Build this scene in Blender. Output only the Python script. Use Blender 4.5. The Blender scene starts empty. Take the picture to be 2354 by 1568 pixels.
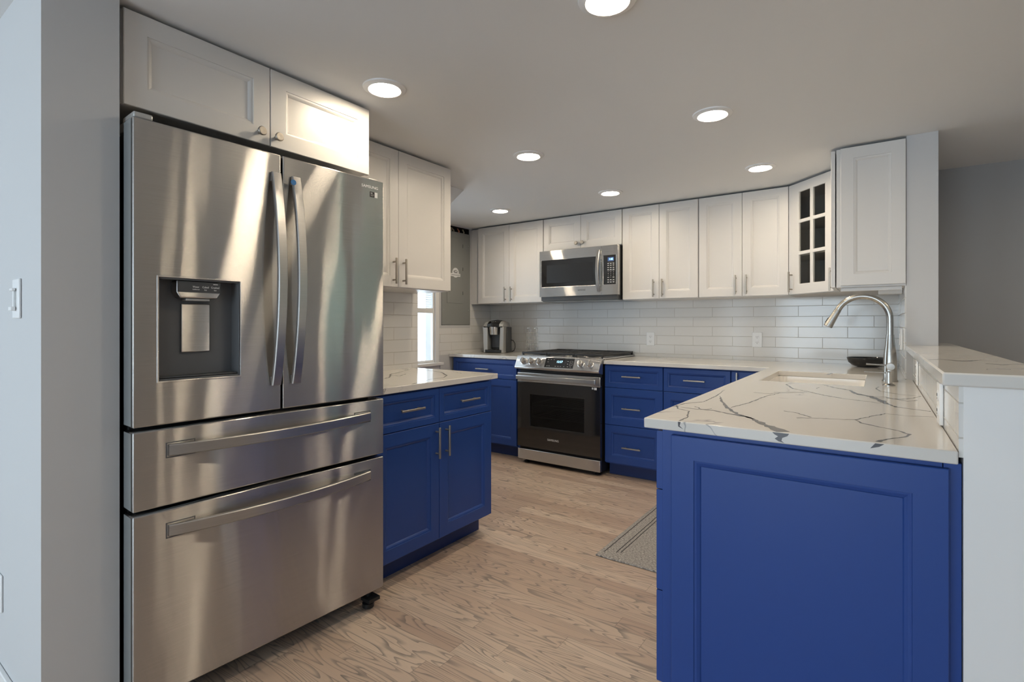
import bpy, bmesh, math, random
from mathutils import Vector, Matrix
R = math.radians
random.seed(7)
S = bpy.context.scene
COL = S.collection

# ------------------------------------------------------------------ camera, sky, exposure
cam_d = bpy.data.cameras.new('camera'); cam = bpy.data.objects.new('camera', cam_d); COL.objects.link(cam)
cam.location = (0, 0, 1.2006); cam.rotation_euler = (R(90), 0, R(35.25))
cam_d.sensor_width = 36; cam_d.lens = 18.168; cam_d.shift_y = -0.01657; cam_d.clip_start = 0.02
S.camera = cam
S.view_settings.view_transform = 'Standard'; S.view_settings.look = 'None'
S.view_settings.gamma = 1; S.view_settings.use_curve_mapping = False
S.view_settings.exposure = 0.78
w = bpy.data.worlds.new('sky'); S.world = w; w.use_nodes = True
bg = w.node_tree.nodes['Background']; bg.inputs[0].default_value = (0.74, 0.87, 1.0, 1); bg.inputs[1].default_value = 5.2
try:
    S.cycles.max_bounces = 10; S.cycles.diffuse_bounces = 5; S.cycles.glossy_bounces = 5; S.cycles.transmission_bounces = 6
    S.cycles.sample_clamp_indirect = 6; S.cycles.caustics_reflective = False; S.cycles.caustics_refractive = False
except Exception: pass

# ------------------------------------------------------------------ materials
def nt(name):
    m = bpy.data.materials.new(name); m.use_nodes = True
    t = m.node_tree; return m, t, t.nodes['Principled BSDF'], t.nodes, t.links
def pbr(name, col, rough=.5, metal=0, spec=.5, coat=0, emit=None, es=0, bump=None):
    m, t, b, N, L = nt(name)
    b.inputs['Base Color'].default_value = (*col, 1); b.inputs['Roughness'].default_value = rough
    b.inputs['Metallic'].default_value = metal; b.inputs['Specular IOR Level'].default_value = spec
    if coat: b.inputs['Coat Weight'].default_value = coat; b.inputs['Coat Roughness'].default_value = .1
    if emit: b.inputs['Emission Color'].default_value = (*emit, 1); b.inputs['Emission Strength'].default_value = es
    # faint procedural variation so that nothing is perfectly flat
    tc = N.new('ShaderNodeTexCoord'); n = N.new('ShaderNodeTexNoise'); n.inputs['Scale'].default_value = bump[0] if bump else 60
    L.new(tc.outputs['Object'], n.inputs['Vector'])
    bp = N.new('ShaderNodeBump'); bp.inputs['Distance'].default_value = bump[1] if bump else .00004; bp.inputs['Strength'].default_value = .4
    L.new(n.outputs['Fac'], bp.inputs['Height']); L.new(bp.outputs['Normal'], b.inputs['Normal'])
    return m
def steel(name, col, rough=.25, aniso=.8, wave=.0016, rot=0.0, soft=.22, soft_rough=.38):
    """brushed metal: a lobe stretched across the brushing plus a soft one"""
    m, t, b, N, L = nt(name); N.remove(b)
    tg = N.new('ShaderNodeTangent'); tg.direction_type = 'RADIAL'; tg.axis = 'Z'
    g1 = N.new('ShaderNodeBsdfAnisotropic'); g1.distribution = 'GGX'
    g1.inputs['Color'].default_value = (*col, 1); g1.inputs['Roughness'].default_value = rough
    g1.inputs['Anisotropy'].default_value = aniso; g1.inputs['Rotation'].default_value = rot
    L.new(tg.outputs['Tangent'], g1.inputs['Tangent'])
    tc0 = N.new('ShaderNodeTexCoord'); mp0 = N.new('ShaderNodeMapping'); mp0.inputs['Scale'].default_value = (5, 5, 420); L.new(tc0.outputs['Object'], mp0.inputs[0])
    n0 = N.new('ShaderNodeTexNoise'); n0.inputs['Scale'].default_value = 1; n0.inputs['Detail'].default_value = 2; L.new(mp0.outputs[0], n0.inputs['Vector'])
    r0 = N.new('ShaderNodeMapRange'); r0.inputs['From Min'].default_value = .3; r0.inputs['From Max'].default_value = .7; r0.inputs['To Min'].default_value = .95; r0.inputs['To Max'].default_value = 1.04; L.new(n0.outputs['Fac'], r0.inputs['Value'])
    mc = N.new('ShaderNodeMix'); mc.data_type = 'RGBA'; mc.blend_type = 'MULTIPLY'; mc.inputs[0].default_value = 1; mc.inputs[6].default_value = (*col, 1); L.new(r0.outputs[0], mc.inputs[7])
    L.new(mc.outputs[2], g1.inputs['Color'])
    g2 = N.new('ShaderNodeBsdfAnisotropic'); g2.distribution = 'GGX'; g2.inputs['Color'].default_value = (*col, 1); g2.inputs['Roughness'].default_value = soft_rough
    mx = N.new('ShaderNodeMixShader'); mx.inputs[0].default_value = soft
    L.new(g1.outputs[0], mx.inputs[1]); L.new(g2.outputs[0], mx.inputs[2]); L.new(mx.outputs[0], N['Material Output'].inputs[0])
    tc = N.new('ShaderNodeTexCoord'); mp = N.new('ShaderNodeMapping'); mp.inputs['Scale'].default_value = (3.0, 3.0, .55)
    L.new(tc.outputs['Object'], mp.inputs['Vector'])
    n = N.new('ShaderNodeTexNoise'); n.inputs['Scale'].default_value = 1.6; n.inputs['Detail'].default_value = 1.5
    L.new(mp.outputs['Vector'], n.inputs['Vector'])
    bp = N.new('ShaderNodeBump'); bp.inputs['Strength'].default_value = 1; bp.inputs['Distance'].default_value = wave
    L.new(n.outputs['Fac'], bp.inputs['Height'])
    L.new(bp.outputs['Normal'], g1.inputs['Normal']); L.new(bp.outputs['Normal'], g2.inputs['Normal'])
    return m
def tile_mat(name, plane, phase):
    m, t, b, N, L = nt(name)
    g = N.new('ShaderNodeNewGeometry'); sp = N.new('ShaderNodeSeparateXYZ'); L.new(g.outputs['Position'], sp.inputs[0])
    cb = N.new('ShaderNodeCombineXYZ'); a = N.new('ShaderNodeMath'); a.operation = 'ADD'; a.inputs[1].default_value = phase[0] + 20 * .3097
    L.new(sp.outputs[plane], a.inputs[0]); L.new(a.outputs[0], cb.inputs[0])
    a2 = N.new('ShaderNodeMath'); a2.operation = 'ADD'; a2.inputs[1].default_value = phase[1]
    L.new(sp.outputs[2], a2.inputs[0]); L.new(a2.outputs[0], cb.inputs[1])
    br = N.new('ShaderNodeTexBrick'); L.new(cb.outputs[0], br.inputs['Vector'])
    br.offset = .5; br.squash = 1; br.offset_frequency = 2
    br.inputs['Scale'].default_value = 1; br.inputs['Brick Width'].default_value = .3097; br.inputs['Row Height'].default_value = .0785
    br.inputs['Mortar Size'].default_value = .0019; br.inputs['Mortar Smooth'].default_value = .25; br.inputs['Bias'].default_value = -.5
    br.inputs['Color1'].default_value = (.72, .71, .69, 1); br.inputs['Color2'].default_value = (.68, .67, .655, 1)
    br.inputs['Mortar'].default_value = (.56, .53, .49, 1)
    L.new(br.outputs['Color'], b.inputs['Base Color'])
    b.inputs['Roughness'].default_value = .13
    mx = N.new('ShaderNodeMapRange'); mx.inputs['To Min'].default_value = .12; mx.inputs['To Max'].default_value = .7
    L.new(br.outputs['Fac'], mx.inputs['Value']); L.new(mx.outputs[0], b.inputs['Roughness'])
    inv = N.new('ShaderNodeMath'); inv.operation = 'SUBTRACT'; inv.inputs[0].default_value = 1; L.new(br.outputs['Fac'], inv.inputs[1])
    no = N.new('ShaderNodeTexNoise'); no.inputs['Scale'].default_value = 9; L.new(g.outputs['Position'], no.inputs['Vector'])
    ad = N.new('ShaderNodeMath'); ad.operation = 'MULTIPLY_ADD'; ad.inputs[1].default_value = .35; L.new(no.outputs['Fac'], ad.inputs[0]); L.new(inv.outputs[0], ad.inputs[2])
    bp = N.new('ShaderNodeBump'); bp.inputs['Distance'].default_value = .0011; L.new(ad.outputs[0], bp.inputs['Height']); L.new(bp.outputs[0], b.inputs['Normal'])
    return m
def quartz(name):
    m, t, b, N, L = nt(name)
    g = N.new('ShaderNodeNewGeometry')
    n1 = N.new('ShaderNodeTexNoise'); n1.inputs['Scale'].default_value = 1.7; n1.inputs['Detail'].default_value = 5; n1.inputs['Roughness'].default_value = .62; n1.inputs['Distortion'].default_value = .5
    L.new(g.outputs['Position'], n1.inputs['Vector'])
    s = N.new('ShaderNodeMath'); s.operation = 'SUBTRACT'; s.inputs[1].default_value = .5; L.new(n1.outputs['Fac'], s.inputs[0])
    ab = N.new('ShaderNodeMath'); ab.operation = 'ABSOLUTE'; L.new(s.outputs[0], ab.inputs[0])
    r = N.new('ShaderNodeMapRange'); r.inputs['From Min'].default_value = 0; r.inputs['From Max'].default_value = .009; r.inputs['To Min'].default_value = 1; r.inputs['To Max'].default_value = 0
    L.new(ab.outputs[0], r.inputs['Value'])
    n2 = N.new('ShaderNodeTexNoise'); n2.inputs['Scale'].default_value = 2.3; L.new(g.outputs['Position'], n2.inputs['Vector'])
    r2 = N.new('ShaderNodeMapRange'); r2.inputs['From Min'].default_value = .5; r2.inputs['From Max'].default_value = .68; L.new(n2.outputs['Fac'], r2.inputs['Value'])
    mu = N.new('ShaderNodeMath'); mu.operation = 'MULTIPLY'; L.new(r.outputs[0], mu.inputs[0]); L.new(r2.outputs[0], mu.inputs[1])
    mix = N.new('ShaderNodeMix'); mix.data_type = 'RGBA'
    mix.inputs[6].default_value = (.66, .635, .60, 1); mix.inputs[7].default_value = (.30, .30, .31, 1)
    L.new(mu.outputs[0], mix.inputs[0]); L.new(mix.outputs[2], b.inputs['Base Color'])
    b.inputs['Roughness'].default_value = .12
    return m
def oak(name):
    m, t, b, N, L = nt(name)
    def M(op, a, c=None, d=None):
        n = N.new('ShaderNodeMath'); n.operation = op
        for i, v in enumerate((a, c, d)):
            if v is None: continue
            if isinstance(v, (int, float)): n.inputs[i].default_value = v
            else: L.new(v, n.inputs[i])
        return n.outputs[0]
    g = N.new('ShaderNodeNewGeometry'); sp = N.new('ShaderNodeSeparateXYZ'); L.new(g.outputs['Position'], sp.inputs[0])
    PW = .083
    yr = M('DIVIDE', sp.outputs[1], PW); row = M('FLOOR', yr); fy = M('FRACT', yr)
    wr = N.new('ShaderNodeTexWhiteNoise'); wr.noise_dimensions = '1D'; L.new(row, wr.inputs['W'])
    xo = M('MULTIPLY_ADD', wr.outputs['Value'], 7.3, sp.outputs[0]); xl = M('DIVIDE', xo, .95); idx = M('FLOOR', xl); fx = M('FRACT', xl)
    cid = N.new('ShaderNodeCombineXYZ'); L.new(row, cid.inputs[0]); L.new(idx, cid.inputs[1])
    wn = N.new('ShaderNodeTexWhiteNoise'); wn.noise_dimensions = '2D'; L.new(cid.outputs[0], wn.inputs['Vector'])
    # cathedral figure: contour lines of a long stretched noise, different in every plank
    gv = N.new('ShaderNodeCombineXYZ'); L.new(M('MULTIPLY', sp.outputs[0], 1.5), gv.inputs[0]); L.new(M('MULTIPLY', sp.outputs[1], 15), gv.inputs[1]); L.new(M('MULTIPLY', wn.outputs['Value'], 60), gv.inputs[2])
    ns = N.new('ShaderNodeTexNoise'); ns.inputs['Scale'].default_value = 1; ns.inputs['Detail'].default_value = 1.2; ns.inputs['Roughness'].default_value = .35; L.new(gv.outputs[0], ns.inputs['Vector'])
    ph = M('FRACT', M('MULTIPLY', ns.outputs['Fac'], 17))
    ln = N.new('ShaderNodeMapRange'); ln.interpolation_type = 'SMOOTHSTEP'; ln.inputs['From Min'].default_value = .55; ln.inputs['From Max'].default_value = .97; L.new(ph, ln.inputs['Value'])
    pv = N.new('ShaderNodeCombineXYZ'); L.new(M('MULTIPLY', sp.outputs[0], 14), pv.inputs[0]); L.new(M('MULTIPLY', sp.outputs[1], 420), pv.inputs[1])
    pore = N.new('ShaderNodeTexNoise'); pore.inputs['Scale'].default_value = 1; pore.inputs['Detail'].default_value = 2; L.new(pv.outputs[0], pore.inputs['Vector'])
    pr = N.new('ShaderNodeMapRange'); pr.inputs['From Min'].default_value = .35; pr.inputs['From Max'].default_value = .75; L.new(pore.outputs['Fac'], pr.inputs['Value'])
    fine = N.new('ShaderNodeTexNoise'); fine.inputs['Scale'].default_value = 3; fine.inputs['Detail'].default_value = 3; L.new(gv.outputs[0], fine.inputs['Vector'])
    strength = M('MULTIPLY_ADD', fine.outputs['Fac'], 1.5, .10)
    k = M('MULTIPLY', M('MULTIPLY', ln.outputs[0], strength), M('MULTIPLY_ADD', pr.outputs[0], .6, .55))
    ramp = N.new('ShaderNodeValToRGB'); e = ramp.color_ramp.elements
    e[0].position = 0; e[0].color = (.46, .325, .245, 1); e[1].position = 1; e[1].color = (.64, .50, .385, 1)
    x = ramp.color_ramp.elements.new(.5); x.color = (.55, .41, .31, 1)
    L.new(wn.outputs['Value'], ramp.inputs[0])
    m1 = N.new('ShaderNodeMix'); m1.data_type = 'RGBA'; L.new(ramp.outputs[0], m1.inputs[6]); m1.inputs[7].default_value = (.17, .14, .12, 1)
    L.new(k, m1.inputs[0])
    m1b = N.new('ShaderNodeMix'); m1b.data_type = 'RGBA'; m1b.inputs[7].default_value = (.36, .31, .26, 1); L.new(m1.outputs[2], m1b.inputs[6])
    L.new(M('MULTIPLY', pr.outputs[0], .3), m1b.inputs[0])
    ey = M('MINIMUM', fy, M('SUBTRACT', 1, fy)); ex = M('MULTIPLY', M('MINIMUM', fx, M('SUBTRACT', 1, fx)), 11)
    ed = M('MINIMUM', ey, ex)
    es = N.new('ShaderNodeMapRange'); es.inputs['From Min'].default_value = .004; es.inputs['From Max'].default_value = .02; es.inputs['To Min'].default_value = .45; es.inputs['To Max'].default_value = 0; L.new(ed, es.inputs['Value'])
    m2 = N.new('ShaderNodeMix'); m2.data_type = 'RGBA'; L.new(m1b.outputs[2], m2.inputs[6]); m2.inputs[7].default_value = (.14, .10, .075, 1); L.new(es.outputs[0], m2.inputs[0])
    L.new(m2.outputs[2], b.inputs['Base Color']); b.inputs['Roughness'].default_value = .42
    bp = N.new('ShaderNodeBump'); bp.inputs['Distance'].default_value = .0006; bp.invert = True; L.new(M('ADD', es.outputs[0], M('MULTIPLY', k, .5)), bp.inputs['Height']); L.new(bp.outputs[0], b.inputs['Normal'])
    return m
def glass_mat(name, tint, refl=.12, rough=.02):
    m, t, b, N, L = nt(name); N.remove(b)
    tr = N.new('ShaderNodeBsdfTransparent'); tr.inputs[0].default_value = (*tint, 1)
    gl = N.new('ShaderNodeBsdfGlossy'); gl.inputs['Roughness'].default_value = rough
    fr = N.new('ShaderNodeFresnel'); fr.inputs[0].default_value = 1.5
    ge = N.new('ShaderNodeNewGeometry'); ou = N.new('ShaderNodeMath'); ou.operation = 'SUBTRACT'; ou.inputs[0].default_value = 1; L.new(ge.outputs['Backfacing'], ou.inputs[1])
    fm = N.new('ShaderNodeMath'); fm.operation = 'MULTIPLY'; L.new(fr.outputs[0], fm.inputs[0]); L.new(ou.outputs[0], fm.inputs[1])
    mx = N.new('ShaderNodeMixShader'); L.new(fm.outputs[0], mx.inputs[0]); L.new(tr.outputs[0], mx.inputs[1]); L.new(gl.outputs[0], mx.inputs[2])
    L.new(mx.outputs[0], N['Material Output'].inputs[0]); return m
def rug_mat(name):
    m, t, b, N, L = nt(name)
    tc = N.new('ShaderNodeTexCoord'); mp = N.new('ShaderNodeMapping'); mp.inputs['Scale'].default_value = (90, 260, 1); L.new(tc.outputs['Object'], mp.inputs[0])
    n = N.new('ShaderNodeTexNoise'); n.inputs['Scale'].default_value = 1; n.inputs['Detail'].default_value = 2; L.new(mp.outputs[0], n.inputs['Vector'])
    r = N.new('ShaderNodeValToRGB'); e = r.color_ramp.elements; e[0].position = .36; e[0].color = (.16, .15, .14, 1); e[1].position = .64; e[1].color = (.50, .46, .42, 1)
    L.new(n.outputs['Fac'], r.inputs[0]); L.new(r.outputs[0], b.inputs['Base Color']); b.inputs['Roughness'].default_value = .95
    bp = N.new('ShaderNodeBump'); bp.inputs['Distance'].default_value = .0015; L.new(n.outputs['Fac'], bp.inputs['Height']); L.new(bp.outputs[0], b.inputs['Normal'])
    return m
M = dict(
 paint=pbr('wall_paint', (.54, .54, .545), .75, bump=(180, .0002)),
 paint_shaded=pbr('shaded_wall_paint', (.34, .335, .33), .8, bump=(180, .0002)),  # wall paint darkened to stand in for missing direct light on the far wall
 ceil=pbr('ceiling_paint', (.76, .765, .77), .85, bump=(120, .0002)),
 trim=pbr('trim_paint', (.78, .77, .76), .4),
 white=pbr('white_cabinet_paint', (.66, .64, .62), .38),
 white_in=pbr('cabinet_interior', (.50, .48, .46), .6),
 blue=pbr('blue_cabinet_paint', (.020, .060, .245), .38, spec=.34),
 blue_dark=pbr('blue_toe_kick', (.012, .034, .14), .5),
 nickel=steel('brushed_nickel', (.42, .385, .34), .48, 0, 0),
 steel=steel('brushed_steel', (.54, .525, .51), .18, .885, .0030, soft=.18, soft_rough=.33),
 steel_flat=steel('brushed_steel_trim', (.62, .605, .59), .2, .85, .0008),
 handle=steel('handle_steel', (.50, .49, .48), .30, .2, 0),
 chrome=pbr('chrome', (.75, .75, .75), .08, 1),
 faucet=steel('faucet_steel', (.40, .385, .36), .24, .2, 0),
 black=pbr('black_plastic', (.012, .012, .013), .35),
 black_gloss=pbr('black_gloss', (.012, .012, .013), .06, spec=.9),
 iron=pbr('cast_iron', (.022, .022, .023), .55, bump=(300, .0004)),
 darkgrey=pbr('dark_grey_plastic', (.06, .062, .066), .3),
 recess=pbr('dispenser_grey', (.13, .132, .138), .22),
 case=pbr('fridge_case', (.05, .052, .055), .45),
 side=pbr('fridge_door_side', (.30, .315, .315), .42, .3),
 silver=pbr('silver_plastic', (.46, .46, .45), .35, .4),
 plastic=pbr('white_plastic', (.80, .80, .80), .35),
 porcelain=pbr('white_porcelain', (.82, .80, .77), .15),
 panel=pbr('grey_enamel', (.25, .255, .245), .5),
 wire_w=pbr('cream_cable', (.62, .55, .40), .5), wire_r=pbr('orange_cable', (.62, .25, .16), .5),
 void=pbr('dark_cavity', (.012, .012, .012), .9),
 text_w=pbr('white_lettering', (.75, .75, .75), .5), text_g=pbr('grey_lettering', (.40, .40, .40), .4), text_d=pbr('dark_lettering', (.10, .10, .10), .4),
 digits=pbr('display_digits', (.1, .3, .5), .5, emit=(.35, .75, 1.0), es=2.2),
 screen=pbr('blue_display', (.03, .05, .10), .2, emit=(.12, .2, .5), es=.25),
 bluetag=pbr('blue_tag', (.02, .18, .45), .4),
 lamp=pbr('lamp_diffuser', (.9, .85, .75), .5, emit=(1.0, .84, .62), es=80),
 vein=pbr('dark_vein', (.10, .10, .11), .14), vein_soft=pbr('soft_vein', (.38, .38, .39), .14),
 quartz=quartz('white_quartz'), oak=oak('oak_floor'), rug=rug_mat('woven_rug'), rug_line=pbr('rug_line', (.05, .05, .05), .9),
 tile_b=tile_mat('tile_back', 0, (.637, -.002)), tile_s=tile_mat('tile_side', 1, (.1, -.002)),
 pane=glass_mat('window_glass', (.95, .97, .97)), pane_c=glass_mat('cabinet_glass', (.78, .78, .76)), oven_glass=glass_mat('oven_glass', (.45, .45, .45)),
 blind=pbr('blind_fabric', (.75, .76, .78), .8), enamel=pbr('oven_enamel', (.34, .34, .35), .4), rack=pbr('rack_wire', (.6, .6, .6), .35, 1),
 leaf=pbr('garden_green', (.30, .42, .32), .9, bump=(6, .05)),
)

# ------------------------------------------------------------------ mesh helpers
def shade(bm, ang=38):
    for f in bm.faces: f.smooth = True
    a = R(ang)
    for e in bm.edges:
        if len(e.link_faces) == 2: e.smooth = e.calc_face_angle(0) < a
        else: e.smooth = False
class MB:
    def __init__(s): s.bm = bmesh.new()
    def _f(s, vs, mi=0):
        try: f = s.bm.faces.new(vs); f.material_index = mi; return f
        except ValueError: return None
    def box(s, x0, x1, y0, y1, z0, z1, mi=0):
        v = [s.bm.verts.new(p) for p in ((x0,y0,z0),(x1,y0,z0),(x1,y1,z0),(x0,y1,z0),(x0,y0,z1),(x1,y0,z1),(x1,y1,z1),(x0,y1,z1))]
        for q in ((0,3,2,1),(4,5,6,7),(0,1,5,4),(1,2,6,5),(2,3,7,6),(3,0,4,7)): s._f([v[i] for i in q], mi)
        return s
    def prism(s, poly, axis, a, b, mi=0):
        def P(u, w, c): return {'x': (c,u,w), 'y': (u,c,w), 'z': (u,w,c)}[axis]
        lo = [s.bm.verts.new(P(u, w, a)) for u, w in poly]; hi = [s.bm.verts.new(P(u, w, b)) for u, w in poly]
        n = len(poly); s._f(lo, mi); s._f(hi[::-1], mi)
        for i in range(n): s._f([lo[i], hi[i], hi[(i+1) % n], lo[(i+1) % n]], mi)
        return s
    def rings(s, rings, mi=0, cap=True, closed=False):
        rs = [[s.bm.verts.new(p) for p in r] for r in rings]; n = len(rs[0])
        m = len(rs)
        for k in range(m if closed else m - 1):
            A, B = rs[k], rs[(k+1) % m]
            for i in range(n): s._f([A[i], A[(i+1) % n], B[(i+1) % n], B[i]], mi)
        if cap and not closed: s._f(rs[0][::-1], mi); s._f(rs[-1], mi)
        return s
    def lathe(s, prof, c=(0,0,0), seg=32, axis='z', mi=0, cap=True):
        rr = []
        for r, h in prof:
            ring = []
            for i in range(seg):
                t = 2*math.pi*i/seg; u, v = r*math.cos(t), r*math.sin(t)
                ring.append({'z': (c[0]+u, c[1]+v, c[2]+h), 'y': (c[0]+u, c[1]+h, c[2]+v), 'x': (c[0]+h, c[1]+u, c[2]+v)}[axis])
            rr.append(ring)
        return s.rings(rr, mi, cap)
    def tube(s, pts, r, seg=12, mi=0, cap=True, closed=False):
        pts = [Vector(p) for p in pts]; n = len(pts); rs = r if isinstance(r, (list, tuple)) else [r]*n
        rings = []; up = None
        for i, p in enumerate(pts):
            a = pts[(i-1) % n] if (closed or i) else p; b = pts[(i+1) % n] if (closed or i < n-1) else p
            d = (b - a).normalized()
            if up is None: up = d.orthogonal().normalized()
            up = (up - d*up.dot(d)); up = up.normalized() if up.length > 1e-6 else d.orthogonal().normalized()
            q = d.cross(up)
            rings.append([p + (up*math.cos(2*math.pi*k/seg) + q*math.sin(2*math.pi*k/seg))*rs[i] for k in range(seg)])
        return s.rings(rings, mi, cap, closed)
    def sweep(s, secs, mi=0):            # list of explicit closed sections
        return s.rings(secs, mi)
    def cells(s, us, ws, keep, axis, a, b, matf=None):   # slab of grid cells with holes
        def P(u, w, c): return {'x': (c,u,w), 'y': (u,c,w), 'z': (u,w,c)}[axis]
        V = {}
        def v(i, j, k):
            if (i, j, k) not in V: V[i, j, k] = s.bm.verts.new(P(us[i], ws[j], (a, b)[k]))
            return V[i, j, k]
        K = [[keep((us[i]+us[i+1])/2, (ws[j]+ws[j+1])/2) for j in range(len(ws)-1)] for i in range(len(us)-1)]
        def k(i, j): return 0 <= i < len(K) and 0 <= j < len(K[0]) and K[i][j]
        for i in range(len(K)):
            for j in range(len(K[0])):
                if not K[i][j]: continue
                mi = matf((us[i]+us[i+1])/2, (ws[j]+ws[j+1])/2) if matf else 0
                s._f([v(i,j,0), v(i+1,j,0), v(i+1,j+1,0), v(i,j+1,0)], mi); s._f([v(i,j,1), v(i,j+1,1), v(i+1,j+1,1), v(i+1,j,1)], mi)
                if not k(i-1,j): s._f([v(i,j,0), v(i,j+1,0), v(i,j+1,1), v(i,j,1)], mi)
                if not k(i+1,j): s._f([v(i+1,j,0), v(i+1,j,1), v(i+1,j+1,1), v(i+1,j+1,0)], mi)
                if not k(i,j-1): s._f([v(i,j,0), v(i,j,1), v(i+1,j,1), v(i+1,j,0)], mi)
                if not k(i,j+1): s._f([v(i,j+1,0), v(i+1,j+1,0), v(i+1,j+1,1), v(i,j+1,1)], mi)
        return s
    def build(s, name, mats, parent=None, loc=(0,0,0), rot=(0,0,0), bevel=0, seg=2, ang=38, label=None, recalc=True, sub=0):
        bm = s.bm
        if recalc: bmesh.ops.recalc_face_normals(bm, faces=bm.faces[:])
        shade(bm, ang)
        me = bpy.data.meshes.new(name); bm.to_mesh(me); bm.free()
        for m in (mats if isinstance(mats, (list, tuple)) else [mats]): me.materials.append(M[m])
        o = bpy.data.objects.new(name, me); COL.objects.link(o)
        o.parent = parent; o.location = loc; o.rotation_euler = rot
        if bevel:
            b = o.modifiers.new('bevel', 'BEVEL'); b.width = bevel; b.segments = seg; b.limit_method = 'ANGLE'; b.angle_limit = R(40); b.harden_normals = False
        if sub:
            b = o.modifiers.new('subd', 'SUBSURF'); b.levels = sub; b.render_levels = sub
        if label: o['label'] = label
        return o
def box(name, mat, dims, parent=None, bevel=.0015, loc=(0,0,0), rot=(0,0,0), label=None):
    return MB().box(*dims).build(name, mat, parent, loc, rot, bevel, label=label)
def tag(o, label, cat, group=None):
    o['label'] = label; o['category'] = cat
    if group: o['group'] = group
    return o
def thing(name, label, cat, loc=(0,0,0), rz=0, group=None):
    o = bpy.data.objects.new(name, None); COL.objects.link(o); o.location = loc; o.rotation_euler = (0,0,R(rz))
    o.empty_display_size = .1
    return tag(o, label, cat, group)
def struct(o): o['kind'] = 'structure'; return o
def lettering(body, size, mat, parent, loc, rot=(90,0,0), align='CENTER', name='lettering', ext=.0002, sx=1.0):
    cu = bpy.data.curves.new('t', 'FONT'); cu.body = body; cu.size = size; cu.align_x = align; cu.align_y = 'CENTER'; cu.extrude = ext; cu.resolution_u = 3
    tmp = bpy.data.objects.new('t', cu); COL.objects.link(tmp)
    me = bpy.data.meshes.new_from_object(tmp.evaluated_get(bpy.context.evaluated_depsgraph_get()))
    bpy.data.objects.remove(tmp); bpy.data.curves.remove(cu)
    me.name = name; me.materials.clear(); me.materials.append(M[mat])
    o = bpy.data.objects.new(name, me); COL.objects.link(o); o.parent = parent; o.location = loc; o.rotation_euler = [R(a) for a in rot]; o.scale = (sx, 1, 1)
    return o
def ribbon(bm, pts, z, wscale, mi, rnd):
    P = []
    for i in range(len(pts)-1):
        (x0,y0,w0), (x1,y1,w1) = pts[i], pts[i+1]; n = max(2, int(math.hypot(x1-x0, y1-y0)/.012))
        for k in range(n):
            t = k/n; P.append([x0+(x1-x0)*t + rnd.uniform(-.0022,.0022), y0+(y1-y0)*t + rnd.uniform(-.0035,.0035), (w0+(w1-w0)*t)*wscale*rnd.uniform(.55,1.35)])
    P.append([pts[-1][0], pts[-1][1], pts[-1][2]*wscale])
    L = []
    for i, (x,y,w) in enumerate(P):
        a = P[max(i-1,0)]; b = P[min(i+1,len(P)-1)]; dx, dy = b[0]-a[0], b[1]-a[1]; l = math.hypot(dx,dy) or 1
        nx, ny = -dy/l*w/2, dx/l*w/2
        L.append((bm.verts.new((x+nx,y+ny,z)), bm.verts.new((x-nx,y-ny,z))))
    for i in range(len(L)-1):
        try:
            f = bm.faces.new((L[i][0], L[i+1][0], L[i+1][1], L[i][1])); f.material_index = mi
            if f.normal.z < 0 or True:
                f.normal_update()
                if f.normal.z < 0: f.normal_flip()
        except ValueError: pass

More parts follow.
